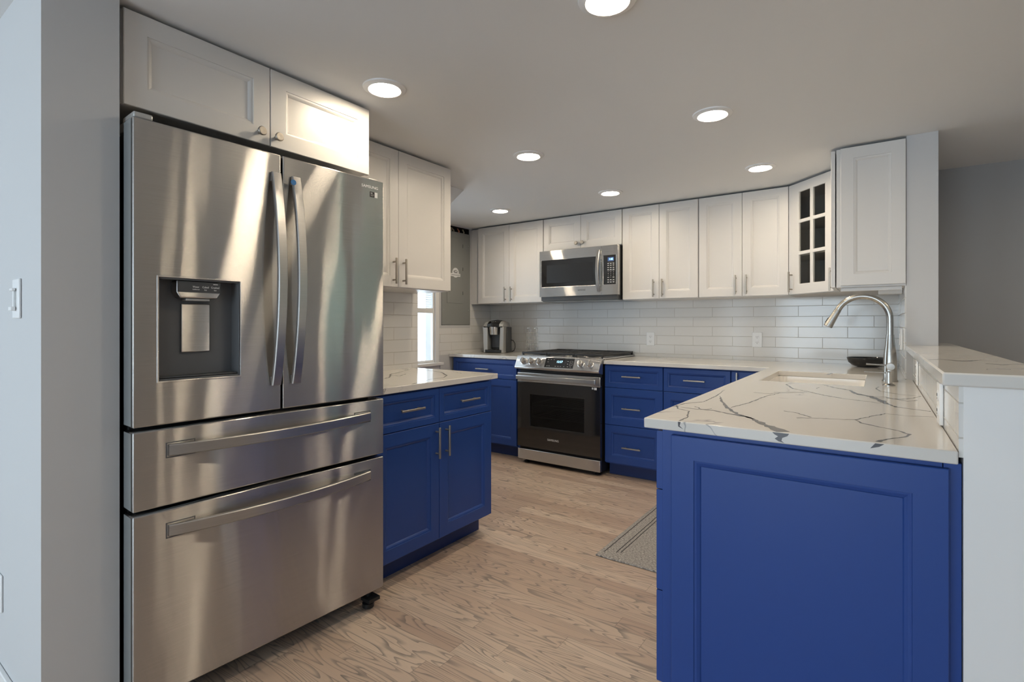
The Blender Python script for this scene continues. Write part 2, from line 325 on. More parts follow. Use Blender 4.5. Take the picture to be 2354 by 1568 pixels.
# dark veins of the quartz slabs: (x, y, width) along each vein
V_PEN =[
  [(-0.567,1.788,3),(-0.499,1.772,4),(-0.447,1.778,6),(-0.373,1.734,8),(-0.32,1.709,9),(-0.264,1.616,14),(-0.222,1.558,20),(-0.203,1.531,26)],
  [(-0.508,2.145,3),(-0.468,2.006,6),(-0.41,1.845,8),(-0.365,1.754,9),(-0.304,1.687,6)],
  [(-0.41,1.872,3),(-0.379,2.025,4),(-0.36,2.249,4),(-0.328,2.386,3),(-0.239,2.472,3)],
  [(-0.423,2.342,3),(-0.366,2.335,5),(-0.329,2.393,3)],
  [(-0.541,2.358,2),(-0.521,2.136,3),(-0.52,1.95,3),(-0.565,1.876,5),(-0.579,1.78,4)],
  [(-0.58,1.807,4),(-0.547,1.748,4),(-0.504,1.718,3),(-0.475,1.609,4),(-0.477,1.532,4)],
  [(-0.514,1.825,3),(-0.473,1.775,4),(-0.456,1.813,3)],
  [(-0.323,2.829,3),(-0.353,2.746,5),(-0.303,2.58,7),(-0.241,2.509,5),(-0.173,2.411,6),(-0.111,2.353,4)],
  [(-0.353,2.408,3),(-0.305,2.42,4),(-0.24,2.501,3)],
  [(-0.111,2.353,2),(-0.06,2.325,5),(-0.016,2.305,3),(0.011,2.288,4)],
  [(-0.208,2.827,5),(-0.158,2.732,6),(-0.097,2.656,7),(-0.07,2.545,12),(-0.024,2.477,14),(0.011,2.375,16),(0.027,2.281,12),(0.054,2.215,6),(0.098,2.189,4),(0.14,2.165,5),(0.168,2.172,3)],
  [(-0.069,2.524,5),(-0.01,2.487,4),(0.026,2.494,6),(0.052,2.439,4),(0.077,2.456,5),(0.113,2.518,3),(0.151,2.601,3)],
  [(-0.024,2.477,4),(0.011,2.446,3),(0.046,2.471,4),(0.091,2.398,4),(0.123,2.454,3)],
  [(0.007,2.884,2),(-0.005,2.805,4),(0.007,2.706,5),(0.046,2.647,4),(0.081,2.611,3),(0.151,2.601,3)],
  [(-0.249,1.903,4),(-0.215,1.888,3),(-0.166,1.821,5)],
  [(-0.2,1.783,4),(-0.165,1.808,4),(-0.1,1.827,2),(-0.053,1.849,4),(-0.022,1.928,3),(0.021,2.03,4),(0.077,2.021,2),(0.143,2.044,2)],
  [(-0.053,1.849,3),(-0.039,1.802,4),(0.006,1.758,4),(0.047,1.723,4),(0.068,1.687,5),(0.058,1.64,4),(0.028,1.595,4),(0.007,1.558,6),(0.001,1.536,8)],
  [(-0.22,2.653,3),(-0.212,2.688,3)],
  [(-0.228,3.398,10),(-0.215,3.528,8)],
  [(-0.332,3.713,4),(-0.295,3.692,5),(-0.243,3.805,3)],
]
V_BAR =[
  [(0.108,3.066,4),(0.153,3.055,3),(0.193,3.055,3)],
  [(0.11,2.029,5),(0.16,2.064,4),(0.183,2.033,8),(0.204,1.991,12),(0.23,2.042,6),(0.257,2.102,4)],
  [(0.245,1.916,4),(0.255,1.903,10),(0.271,1.877,8),(0.294,1.917,5),(0.319,1.911,4)],
  [(0.229,2.772,3),(0.261,2.741,3)],
]
V_LEFT =[
  [(-2.106,1.819,4),(-2.126,1.874,6),(-2.267,2.009,6),(-2.298,2.089,5),(-2.388,2.251,5),(-2.521,2.28,4)],
  [(-2.49,2.46,4),(-2.241,2.296,7),(-2.122,2.268,7),(-1.951,2.134,6),(-1.89,2.041,4),(-1.887,1.933,4),(-1.837,1.834,7),(-1.78,1.73,8)],
  [(-2.242,1.977,4),(-2.139,1.955,6),(-2.196,2.059,3)],
  [(-2.099,2.34,3),(-1.964,2.273,4)],
]
VEINS = (V_PEN, V_BAR, V_LEFT)

# ================================================================== SETTING
ZC = 2.172
YB = 4.40            # kitchen back wall
XL = -3.39           # far left wall (window, electrical panel)
XP = -2.48           # partition carrying the refrigerator and left cabinets
struct(MB().box(-5.6, 4.6, -3.5, 4.75, -.1, 0).build('floor', 'oak'))
struct(MB().box(-5.6, 4.6, -3.5, 4.75, ZC, ZC+.15).build('ceiling', 'ceil'))
def tile_mf(top=1.40): return lambda u, z: 1 if .90 < z < top else 0
struct(MB().cells([XL-.15, XL, .251], [0, .90, 1.40, ZC], lambda u, z: True, 'y', YB, YB+.15, tile_mf()).build('wall_back', ['paint', 'tile_b']))
# far left wall with the window opening and the recess of the electrical panel
WY0, WY1, WZ0, WZ1 = 2.72, 3.542, .84, 1.92
PY0, PY1, PZ0, PZ1 = 3.63, 4.055, 1.19, 2.165
def keep_l(y, z): return not (WY0 < y < WY1 and WZ0 < z < WZ1) and not (PY0 < y < PY1 and PZ0 < z < PZ1)
struct(MB().cells([2.43, WY0, WY1, 3.59, PY0, PY1, YB], [0, WZ0, .905, PZ0-.03, PZ0, 1.40, WZ1, PZ1, ZC], keep_l, 'x', XL, XL-.12,
    lambda y, z: 1 if (3.59 < y and .905 < z < PZ0-.03) or (y > PY1 and .905 < z < 1.40) else 0).build('wall_left', ['paint', 'tile_s']))
# partition behind the refrigerator, its stub end and the white wall facing the living room
struct(MB().cells([.58, 1.50, 2.43], [0, .90, 1.40, ZC], lambda y, z: True, 'x', XP, XP-.12, lambda y, z: 1 if y > 1.5 and .90 < z < 1.4 else 0).build('wall_partition', ['paint', 'tile_s']))
struct(MB().box(-5.45, -1.832, .403, .579, 0, ZC).build('wall_stub', 'paint'))
struct(MB().box(XL-.12, XP-.12, 2.33, 2.43, 0, ZC).build('wall_alcove', 'paint'))
# sloped bulkhead that meets the ceiling beyond the partition
struct(MB().prism([(2.431, ZC-.001), (2.86, ZC-.001), (2.431, 1.79)], 'x', -2.451, XL+.001).build('trim_1', 'ceil'))
# pony wall, full height post, living room shell
struct(MB().box(.158, .290, 1.531, 3.354, 0, 1.060).build('wall_pony', 'trim'))
struct(MB().box(.150, .158, 1.533, 3.354, .90, 1.060).build('wall_pony_tile', 'tile_s'))
struct(MB().cells([3.355, 3.76, YB], [0, .90, 1.40, ZC], lambda y, z: True, 'x', .123, .251, None).build('wall_right', 'paint'))
struct(MB().box(.117, .123, 3.358, YB-.001, .917, 1.40).build('wall_right_tile', 'tile_s'))
FW = [(2.30, 2.95), (3.20, 3.85)]
def keep_f(x, z): return not any(a < x < b and .85 < z < 2.02 for a, b in FW)
struct(MB().cells([.251, FW[0][0], FW[0][1], FW[1][0], FW[1][1], 4.5], [0, .85, 2.02, ZC], keep_f, 'y', 4.22, 4.37, None).build('wall_far', 'paint_shaded'))
struct(MB().box(4.5, 4.6, -3.5, 4.37, 0, ZC).build('wall_living_right', 'paint'))
struct(MB().box(-5.55, -5.45, -3.5, .579, 0, ZC).build('wall_living_left', 'paint'))
RW = [(-4.7, -2.5, .45), (-1.7, 0, .06), (2.4, 3.4, .75)]
rx = [-5.45] + [v for a, b, _ in RW for v in (a, b)] + [4.5]
def keep_r(x, z): return not any(a < x < b and c < z < 2.02 for a, b, c in RW)
struct(MB().cells(rx, [0, .06, .45, .75, 2.02, ZC], keep_r, 'y', -3.4, -3.5, None).build('wall_rear', 'paint'))
def sash(name, axis, at, a, b, z0, z1, mulls=(), rails=(), t=.04, f=.05):
    """frame and pane of a window in a wall; axis is the wall normal"""
    def bx(m, u0, u1, w0, w1, d0=-t/2, d1=t/2):
        if axis == 'y': m.box(u0, u1, at+d0, at+d1, w0, w1)
        else: m.box(at+d0, at+d1, u0, u1, w0, w1)
    m = MB()
    bx(m, a, b, z0, z0+f); bx(m, a, b, z1-f, z1); bx(m, a, a+f, z0+f, z1-f); bx(m, b-f, b, z0+f, z1-f)
    for u in mulls: bx(m, u-.025, u+.025, z0+f, z1-f)
    for r in rails: bx(m, a+f, b-f, r-.022, r+.022, -t/2-.006, t/2+.006)
    o = struct(m.build(name, 'trim'))
    g = MB(); bx(g, a+f*.9, b-f*.9, z0+f*.9, z1-f*.9, -.003, .003); g.build('pane', 'pane', o)
    return o
win = sash('window_1', 'x', XL-.016, WY0, WY1, WZ0, WZ1, rails=(1.325,), t=.024, f=.024)
MB().box(XL+.0005, XL+.014, WY1-.002, 3.588, WZ0+.002, WZ1+.10).box(XL+.0005, XL+.014, WY0-.10, WY0+.004, WZ0+.002, WZ1+.1).box(XL+.0005, XL+.014, WY0+.004, WY1-.004, WZ1-.004, WZ1+.1).build('casing', 'trim', win, bevel=.003)
MB().box(XL-.10, XL+.05, WY0-.12, 3.615, WZ0-.028, WZ0).box(XL+.0005, XL+.018, WY0-.1, 3.59, WZ0-.10, WZ0-.028).build('window_sill', 'trim', win, bevel=.004)
bl = MB()
for i in range(26):
    z = 1.345 + i*.0205
    bl.box(XL-.052, XL-.034, WY0+.01, WY1-.01, z, z+.0025)
bl.box(XL-.054, XL-.032, WY0+.01, WY1-.01, WZ1-.055, WZ1-.01).box(XL-.053, XL-.033, WY0+.01, WY1-.01, 1.335, 1.343)
tag(bl.build('window_blind', 'blind'), 'white slatted blind half lowered behind the narrow kitchen window', 'blind')
sash('window_2', 'y', 4.29, *FW[0], .85, 2.02, rails=(1.44,)); sash('window_3', 'y', 4.29, *FW[1], .85, 2.02, rails=(1.44,))
sash('window_4', 'y', -3.45, RW[0][0], RW[0][1], .45, 2.02, mulls=(-3.6,)); sash('window_5', 'y', -3.45, RW[2][0], RW[2][1], .75, 2.02, mulls=(2.9,))
sash('door_1', 'y', -3.45, RW[1][0], RW[1][1], .06, 2.02, mulls=(-.85,))
hg = MB(); rnd = random.Random(11); nx, nz = 60, 40  # added screen of greenery, covers the sky and dims the far windows
gv = [[hg.bm.verts.new((1.2+i*4.4/nx, 5.25+rnd.uniform(-.09,.09), .0+j*3.2/nz)) for j in range(nz+1)] for i in range(nx+1)]
bv = [hg.bm.verts.new(p) for p in ((1.2,6.1,0),(5.6,6.1,0),(5.6,6.1,3.2),(1.2,6.1,3.2))]
for i in range(nx):
    for j in range(nz): hg._f([gv[i][j], gv[i+1][j], gv[i+1][j+1], gv[i][j+1]])
hg._f(bv); hg._f([g[-1] for g in gv]+[bv[2], bv[3]]); hg._f(gv[0]+[bv[3], bv[0]]); hg._f(gv[-1]+[bv[2], bv[1]])
tag(hg.build('added_hedge', 'leaf', ang=10), 'tall greenery added outside the living room windows to dim them, seen only as pale reflections', 'added_hedge')
def portal(name, loc, rot, sx, sy):
    l = bpy.data.lights.new(name, 'AREA'); l.shape = 'RECTANGLE'; l.size = sx; l.size_y = sy; l.cycles.is_portal = True
    o = bpy.data.objects.new(name, l); COL.objects.link(o); o.location = loc; o.rotation_euler = [R(a) for a in rot]
for a, b, c in RW: portal('window_daylight', ((a+b)/2, -3.52, (c+2.02)/2), (90, 0, 0), b-a, 2.02-c)
for a, b in FW: portal('window_daylight', ((a+b)/2, 4.39, 1.435), (90, 0, 180), b-a, 1.17)
portal('window_daylight', (XL-.14, (WY0+WY1)/2, (WZ0+WZ1)/2), (90, 0, -90), WY1-WY0, WZ1-WZ0)
# baseboards
struct(MB().box(-5.44, -1.834, .390, .4025, 0, .125).build('baseboard_stub', 'trim', bevel=.003))
struct(MB().box(.2515, 4.49, 4.206, 4.2195, 0, .125).build('baseboard_far', 'trim', bevel=.003))
struct(MB().box(XL+.0005, XL+.013, 2.44, 3.74, 0, .125).build('baseboard_left', 'trim', bevel=.003))

# ------------------------------------------------------------------ recessed ceiling lights
def ceiling_light(x, y, label):
    t = thing('ceiling_light', label, 'ceiling light', (x, y, ZC), 0, 'recessed ceiling lights')
    MB().lathe([(.060,-.006),(.066,-.011),(.086,-.005),(.088,0),(.060,0),(.060,-.006)], seg=40, cap=False).build('trim_ring', 'plastic', t)
    MB().lathe([(0.0005,-.0058),(.0595,-.0054),(.0595,-.0030),(0.0005,-.0030)], seg=40).build('diffuser', 'lamp', t)
    return t
for x, y, n in ((-.659, 1.427, 'recessed ceiling light cut by the top edge of the photo'),
                (-1.655, 1.434, 'recessed ceiling light just right of the refrigerator cabinet doors'),
                (-1.64, 2.485, 'recessed ceiling light in mid ceiling above the oak floor, left of centre'),
                (-.622, 2.486, 'recessed ceiling light over the peninsula sink side, the larger one on the right'),
                (-.591, 3.50, 'recessed ceiling light nearest the glass door corner cabinet'),
                (-1.608, 3.533, 'recessed ceiling light in front of the cabinet above the microwave'),
                (-2.629, 3.546, 'smallest recessed ceiling light in the far left corner above the coffee maker')):
    ceiling_light(x, y, n)
for x, y in ((1.05, 1.66), (2.5, 1.85), (1.25, 2.95)): ceiling_light(x, y, 'recessed ceiling light of the living room beyond the pony wall')

# ================================================================== CABINET BUILDERS
def shaker_mb(W, H, t=.02, fw=.06, mo=.016):
    m = MB()
    def loop(i, y): return [m.bm.verts.new(p) for p in ((i,y,i),(W-i,y,i),(W-i,y,H-i),(i,y,H-i))]
    spec = [(0,0),(0,-t+.002),(.002,-t),(fw,-t),(fw+.001,-t+.003),(fw+.005,-t+.0035),(fw+.009,-t+.006),(fw+mo-.003,-t+.0085),(fw+mo,-t+.012),(fw+mo+.001,-t+.012)]
    ls = [loop(*s) for s in spec]
    for A, B in zip(ls, ls[1:]):
        for i in range(4): m._f([A[i], A[(i+1)%4], B[(i+1)%4], B[i]])
    m._f(ls[-1]); m._f(ls[0][::-1]); return m
def bar_handle(parent, x, z, L=.14, vert=True, y=-.02, mat='nickel'):
    m = MB(); h = L/2; s = h*.70
    if vert:
        m.box(x-.005, x+.005, y-.034, y-.024, z-h, z+h)
        for k in (-s, s): m.tube([(x,y,z+k),(x,y-.026,z+k)], .0045, 10)
    else:
        m.box(x-h, x+h, y-.034, y-.024, z-.005, z+.005)
        for k in (-s, s): m.tube([(x+k,y,z),(x+k,y-.026,z)], .0045, 10)
    return m.build('handle', mat, parent, bevel=.0022, seg=3)
def knob(parent, x, z, y=-.02):
    return MB().lathe([(.0075,0),(.006,-.004),(.005,-.012),(.009,-.016),(.0155,-.019),(.0165,-.024),(.014,-.028),(.010,-.0285),(.0005,-.027)], (x,y,z), 24, 'y').build('knob', 'nickel', parent)
def front(parent, name, x0, x1, z0, z1, mat, fw=.06, h=None, t=.02, rot=0):
    d = shaker_mb(x1-x0, z1-z0, t, fw).build(name, mat, parent, (x0, 0, z0), bevel=0, ang=25)
    if h:
        k, hx, hz, L = h
        if k == 'knob': knob(d, hx-x0, hz-z0, -t)
        else: bar_handle(d, hx-x0, hz-z0, L, k == 'v', -t)
    return d
def hollow(m, W, D, z0, z1, t=.016):
    m.box(0, t, 0, D, z0, z1).box(W-t, W, 0, D, z0, z1).box(t, W-t, 0, D, z0, z0+t).box(t, W-t, 0, D, z1-t, z1).box(t, W-t, D-.008, D, z0+t, z1-t); return m

# ---- upper cabinets on the back wall (front frames at y=4.06)
UZ0, UZ1 = 1.400, 2.159
def upper_pair(x0, xm, x1, label, z0=UZ0, knobs=False):
    t = thing('upper_cabinet', label, 'cabinet', (x0, 4.06, z0), 0, 'white upper cabinets'); W, H, m_ = x1-x0, UZ1-z0, xm-x0
    MB().box(.0005, W-.0005, 0, YB-4.062, 0, H).build('body', 'white', t, bevel=.001)
    if knobs: ha, hb = ('knob', m_-.037, .05, 0), ('knob', m_+.023, .05, 0)
    else: ha, hb = ('v', m_-.042, .088, .14), ('v', m_+.030, .088, .14)
    front(t, 'door', .003, m_-.0012, .004, H-.002, 'white', .057, ha); front(t, 'door', m_+.0012, W-.003, .004, H-.002, 'white', .057, hb)
    return t
upper_pair(-3.274, -2.889, -2.5045, 'white two door upper cabinet above the coffee maker, left of the microwave')
upper_pair(-2.5025, -2.119, -1.7345, 'short white two door cabinet with round knobs above the microwave', 1.862, True)
upper_pair(-1.7325, -1.420, -1.115, 'white two door upper cabinet directly right of the microwave')
upper_pair(-1.113, -.8034, -.501, 'white two door upper cabinet next to the glass door corner cabinet')
box('cabinet_filler', 'white', (-3.389, -3.2755, 4.075, 4.095, UZ0, UZ1), bevel=.001); tag(bpy.data.objects['cabinet_filler'], 'narrow white filler strip between the left wall and the back upper cabinets', 'filler strip')

# ---- diagonal glass corner cabinet
t = thing('corner_cabinet', 'white diagonal corner wall cabinet with a six pane glass door', 'cabinet', (-.4985, 4.06, UZ0), 0)
H = UZ1-UZ0; m = MB()
poly = [(0,0), (0,.335), (.612,.335), (.612,-.303), (.306,-.303)]
m.prism(poly, 'z', 0, .018).prism(poly, 'z', H-.018, H)
m.box(0,.016,.012,.335,.018,H-.018).box(.016,.596,.319,.335,.018,H-.018).box(.596,.612,-.303,.319,.018,H-.018).box(.318,.596,-.303,-.287,.018,H-.018)
m.build('body', 'white_in', t)
for z in (.265, .50):
    MB().prism([(.018,.012),(.018,.317),(.594,.317),(.594,-.285),(.32,-.285)], 'z', z, z+.016).build('shelf', 'white_in', t)
DW = .398
def grid_keep(u, z):
    return not ((.097 < u < .198 or .224 < u < .327) and (.073 < z < .268 or .291 < z < .483 or .506 < z < .692))
door = MB().cells([0, .097, .198, .224, .327, DW], [.003, .073, .268, .291, .483, .506, .692, H-.003], grid_keep, 'y', -.020, 0).build('door', 'white', t, (.0108, -.0108, 0), (0, 0, R(-45)), bevel=.004, seg=2)
MB().box(.092, .332, -.009, -.006, .068, .697).build('pane', 'pane_c', door)
bar_handle(door, .036, .088, .14, True, -.02)

# ---- side wall cabinet above the peninsula corner, seen from its end
t = thing('side_cabinet', 'white wall cabinet with a panelled end against the grey post above the faucet', 'cabinet', (-.184, 3.357, UZ0), 0)
MB().box(0, .306, .001, .397, 0, UZ1-UZ0).build('body', 'white', t, bevel=.001)
shaker_mb(.284, UZ1-UZ0-.012, .018, .06).build('end_panel', 'white', t, (.0205, 0, .010), ang=25)
d = shaker_mb(.388, UZ1-UZ0-.006, .02, .057).build('door', 'white', t, (-.006, .394, .003), (0, 0, R(-90)), ang=25)
bar_handle(d, .05, .072, .14, True, -.02)
box('cleat', 'white', (.02, .29, .02, .036, -.020, -.0005), t)
tag(box('junction_box', 'plastic', (.005, .115, 3.60, 3.72, 1.372, 1.3995), bevel=.003), 'small white box fixed under the side wall cabinet by the post', 'box')

# ---- cabinets on the left partition (rotated to face +x)
t = thing('upper_cabinet', 'tall white two door upper cabinet on the left wall, partly behind the refrigerator cabinet', 'cabinet', (-2.176, 1.524, UZ0), 90, 'white upper cabinets')
MB().box(.0005, .872, 0, .302, 0, H).build('body', 'white', t, bevel=.001)
front(t, 'door', .003, .4415, .004, H-.002, 'white', .06, ('v', .4025, .090, .14)); front(t, 'door', .444, .870, .004, H-.002, 'white', .06, ('v', .474, .090, .14))
t = thing('refrigerator_cabinet', 'wide white two door cabinet with round knobs above the refrigerator', 'cabinet', (-1.874, .594, 1.870), 90)
W, H2 = .925, UZ1-1.870
MB().box(.0005, W, 0, .604, 0, H2).build('body', 'white', t, bevel=.001)
front(t, 'door', .002, .4615, -.004, H2-.002, 'white', .062, ('knob', .420, .036, 0)); front(t, 'door', .464, W-.001, -.004, H2-.002, 'white', .062, ('knob', .486, .033, 0))

# ---- base cabinets
BZ0, BZ1, BDR = .115, .877, .7035
def base(label, loc, rz, W, D, fronts, toe=(0, None), group='blue base cabinets', hollow_body=False):
    t = thing('base_cabinet', label, 'cabinet', loc, rz, group)
    if hollow_body:
        x = W-.0005; m = MB().box(.0005,.02,0,D,BZ0-.012,.884).box(x-.02,x,0,D,BZ0-.012,.884).box(.02,x-.02,D-.012,D,BZ0-.012,.884).box(.02,x-.02,0,D-.012,BZ0-.012,BZ0+.006)
        m.box(.02,x-.02,0,.018,BZ0+.006,.66).box(1.25,x-.02,0,D-.012,.66,.884).box(.02,.10,0,D-.012,.66,.884).box(.10,1.25,0,.018,.66,.884).build('body', 'blue', t, bevel=.001)
    else: MB().box(.0005, W-.0005, 0, D, BZ0-.012, .884).build('body', 'blue', t, bevel=.001)
    a, b = toe; b = W if b is None else b
    MB().box(a+.001, b-.001, .075, D-.001, .0005, BZ0-.0125).build('toe_kick', 'blue_dark', t)
    for nm, x0, x1, z0, z1, fw, h in fronts: front(t, nm, x0, x1, z0, z1, 'blue', fw, h)
    return t
YF = 3.78
def drawers3(x0, x1):
    W = x1-x0; hx = .12+ .035
    hx = (W)/2 - .005
    return [('drawer', .003, W-.003, .7045, .876, .032, ('h', hx, .795, .15)), ('drawer', .003, W-.003, .412, .7015, .055, ('h', hx, .548, .15)), ('drawer', .003, W-.003, BZ0, .409, .055, ('h', hx, .247, .15))]
base('blue three drawer base cabinet directly right of the range', (-1.7615, YF, 0), 0, .469, YB-YF-.003, drawers3(-1.762, -1.2915))
base('blue three drawer base cabinet half hidden behind the peninsula corner', (-1.2915, YF, 0), 0, .4715, YB-YF-.003, drawers3(-1.2915, -.82))
base('blue corner base cabinet with a single door where the back run meets the peninsula', (-.819, YF, 0), 0, .94, YB-YF-.003, [('door', .003, .27, BZ0, .876, .055, ('v', .042, .80, .14))], toe=(0, .33))
base('blue base cabinet with one wide drawer under the coffee maker, left of the range', (-3.365, YF, 0), 0, .785, YB-YF-.003,
     [('drawer', .012, .757, .7045, .876, .032, ('h', .386, .786, .15)), ('door', .012, .383, BZ0, .7015, .057, ('v', .345, .62, .14)), ('door', .386, .757, BZ0, .7015, .057, ('v', .42, .62, .14))])
base('blue base cabinet with two drawers over two doors, beside the refrigerator', (-1.827, 1.508, 0), 90, .847, .647,
     [('drawer', .003, .4125, .7045, .876, .030, ('h', .209, .797, .15)), ('drawer', .4155, .844, .7045, .876, .030, ('h', .630, .795, .15)),
      ('door', .003, .4125, BZ0, .7015, .060, ('v', .386, .607, .155)), ('door', .4155, .844, BZ0, .7015, .060, ('v', .458, .607, .155))])
# peninsula run, faces -x
base('blue peninsula drawer base, its panelled end facing the viewer', (-.531, 3.775, 0), -90, 2.235, .6535,
     [('drawer', 1.752, 2.232, .7005, .876, .032, None), ('drawer', 1.752, 2.232, .394, .6975, .055, None), ('drawer', 1.752, 2.232, BZ0, .391, .055, None),
      ('door', .90, 1.322, BZ0, .876, .057, None), ('door', 1.325, 1.748, BZ0, .876, .057, None)], toe=(.09, None), hollow_body=True)
pb = [o for o in bpy.data.objects if o.get('label') == 'blue peninsula drawer base, its panelled end facing the viewer'][0]
MB().box(2.19, 2.2345, .655, .687, .001, .884).build('filler', 'blue', pb, bevel=.001)
# panelled end facing the viewer: child of the peninsula base, leaning very slightly
ep = shaker_mb(.632, .866, .018, .066, .018).build('end_panel', 'blue', pb, (2.2355, .032, .006), (0, 0, R(90)), ang=25)

# ================================================================== COUNTERTOPS
VP, VB, VL = VEINS
def veined(m, pts_list, z, seed, bb=(-9, 9, -9, 9)):
    rnd = random.Random(seed)
    for p in pts_list:
        p = [(min(max(x, bb[0]), bb[1]), min(max(y, bb[2]), bb[3]), w) for x, y, w in p]
        ribbon(m.bm, p, z, .0014, 1, rnd)
ys = [1.5207, 2.86, 3.52, 3.738, YB-.001]
m = MB().cells([-1.7625, -.582, -.49, -.05, .1485], ys, lambda x, y: (x > -.582 or y > 3.738) and not (-.49 < x < -.05 and 2.86 < y < 3.52) , 'z', .885, .915)
veined(m, VP, .9153, 3, (-.575, .142, 1.528, 4.3))
for poly in ([(-.228,.9135),(-.188,.9135),(-.192,.907),(-.204,.901),(-.206,.893),(-.199,.888),(-.213,.891),(-.222,.897),(-.214,.904),(-.222,.908)], [(-.004,.9135),(.014,.9135),(.004,.906),(-.014,.9)], [(-.478,.9135),(-.470,.9135),(-.473,.902),(-.462,.893),(-.477,.900)]):
    m._f([m.bm.verts.new((x, 1.5203, z)) for x, z in poly], 1)
ctop = m.build('countertop', ['quartz', 'vein'], bevel=.003, recalc=True)
tag(ctop, 'white quartz worktop with dark veins on the peninsula and right of the range', 'countertop')
m = MB().box(-3.388, -2.5625, 3.738, YB-.001, .885, .915)
veined(m, [[(-3.3,3.80,4),(-3.2,3.90,6),(-3.05,3.88,4),(-2.9,4.0,5),(-2.7,4.05,3)], [(-2.95,3.78,4),(-2.8,3.85,6),(-2.65,3.82,4)]], .9153, 4)
tag(m.build('countertop', ['quartz', 'vein'], bevel=.003), 'white quartz worktop under the coffee maker, left of the range', 'countertop')
m = MB().box(-2.4785, -1.794, 1.5075, 2.3975, .885, .915); veined(m, VL, .9153, 5, (-2.470, -1.803, 1.516, 2.389))
tag(m.build('countertop', ['quartz', 'vein'], bevel=.003), 'white quartz worktop beside the refrigerator on the left wall', 'countertop')
m = MB().cells([.120, .2515, .333], [1.5107, 3.354, 3.83], lambda x, y: not (x < .2515 and y > 3.354), 'z', 1.0615, 1.0917); veined(m, VB, 1.0920, 6, (.128, .325, 1.52, 3.8))
tag(m.build('bar_top', ['quartz', 'vein'], bevel=.004), 'raised white quartz bar top on the pony wall right of the sink', 'countertop')

# ---- undermount sink
def basin():
    m = MB(); x0, x1, y0, y1 = -.505, -.035, 2.845, 3.535
    def rr(i, z, r=.05):
        pts = []
        for cx, cy, a0 in ((x1-i-r, y1-i-r, 0), (x0+i+r, y1-i-r, 90), (x0+i+r, y0+i+r, 180), (x1-i-r, y0+i+r, 270)):
            for k in range(7): a = R(a0+15*k); pts.append((cx+r*math.cos(a), cy+r*math.sin(a), z))
        return pts
    m.rings([rr(0,.8845), rr(.012,.8845), rr(.014,.86), rr(.02,.70), rr(.05,.675), rr(.10,.672)], cap=False)
    m._f([m.bm.verts.new(p) for p in rr(.10,.672)])
    bmesh.ops.remove_doubles(m.bm, verts=m.bm.verts[:], dist=.0002)
    return m
sk = thing('sink', 'white undermount sink set in the peninsula worktop', 'sink', (0,0,0))
b = basin().build('basin', 'porcelain', sk, ang=50); so = b.modifiers.new('solid', 'SOLIDIFY'); so.thickness = .008; so.offset = -1
MB().lathe([(.045,0),(.045,.003),(.03,.003),(.028,-.004),(.0005,-.004)], (-.27,3.19,.6745), 28).build('drain', 'chrome', sk)

# ---- faucet (spout swings over the sink towards -x)
FX, FY, FZ = .052, 3.195, .9155
t = thing('faucet', 'tall brushed steel gooseneck faucet with pull down spray head', 'faucet', (FX, FY, FZ))
MB().lathe([(.033,0),(.033,.004),(.0295,.010),(.029,.05),(.028,.10),(.0255,.14),(.0205,.18),(.0175,.215),(.0165,.232),(.0005,.232)], seg=32).build('body', 'faucet', t)
pts = [(0,0,.232)]; top, rx_, = .36, .115
for z in (.25,.275,.30): pts.append((0,0,z))
for k in range(1, 25):
    a = math.pi*k/24*.86; pts.append((-rx_ + rx_*math.cos(a), 0, .31 + rx_*1.02*math.sin(a)))
MB().tube(pts, .0148, 18).build('spout', 'faucet', t)
e = Vector(pts[-1]); d = (e-Vector(pts[-2])).normalized()
h_ = MB().tube([e, e+d*.004, e+d*.03, e+d*.075, e+d*.098, e+d*.10], [.0150,.0158,.0165,.0195,.021,.0185], 20).build('spray_head', 'faucet', t)
q = e+d*.055; MB().tube([q+Vector((-.014,0,-.010))-d*.02, q+Vector((-.021,0,-.006))-d*.012, q+Vector((-.022,0,-.006))+d*.014, q+Vector((-.017,0,-.012))+d*.018], [.004,.006,.006,.004], 10).build('spray_button', 'black', h_)
m = MB().lathe([(.0005,-.046),(.016,-.0455),(.0185,-.042),(.0185,-.02),(.0185,0)], (.002,-.002,.075), 28, 'y'); m.build('handle_hub', 'silver', t, ang=50)
MB().tube([(0,-.036,.080),(-.03,-.036,.0815),(-.075,-.036,.083),(-.098,-.036,.084)], [.0045,.0042,.0042,.0052], 12).build('lever', 'faucet', t)
t = thing('soap_dispenser', 'short brushed steel soap pump with a thin spout, in front of the faucet', 'soap dispenser', (.044, 2.965, FZ))
MB().lathe([(.0245,0),(.0245,.003),(.018,.0075),(.0135,.010),(.0130,.055),(.0125,.062),(.0115,.0655),(.0005,.0655)], seg=28).build('body', 'faucet', t)
MB().tube([(0,0,.057),(-.03,0,.0585),(-.095,0,.059)], [.003,.0026,.0024], 10).build('spout', 'faucet', t)

# ---- bowl
m = MB().lathe([(.0005,0),(.055,0),(.085,.008),(.108,.030),(.116,.055),(.1175,.060),(.1145,.060),(.104,.032),(.08,.014),(.0005,.010)], (0,0,0), 40)
tag(m.build('bowl', 'black_gloss', None, (-.055, 4.20, FZ), (0,0,0), ang=60), 'glossy black bowl on the worktop behind the faucet', 'bowl')

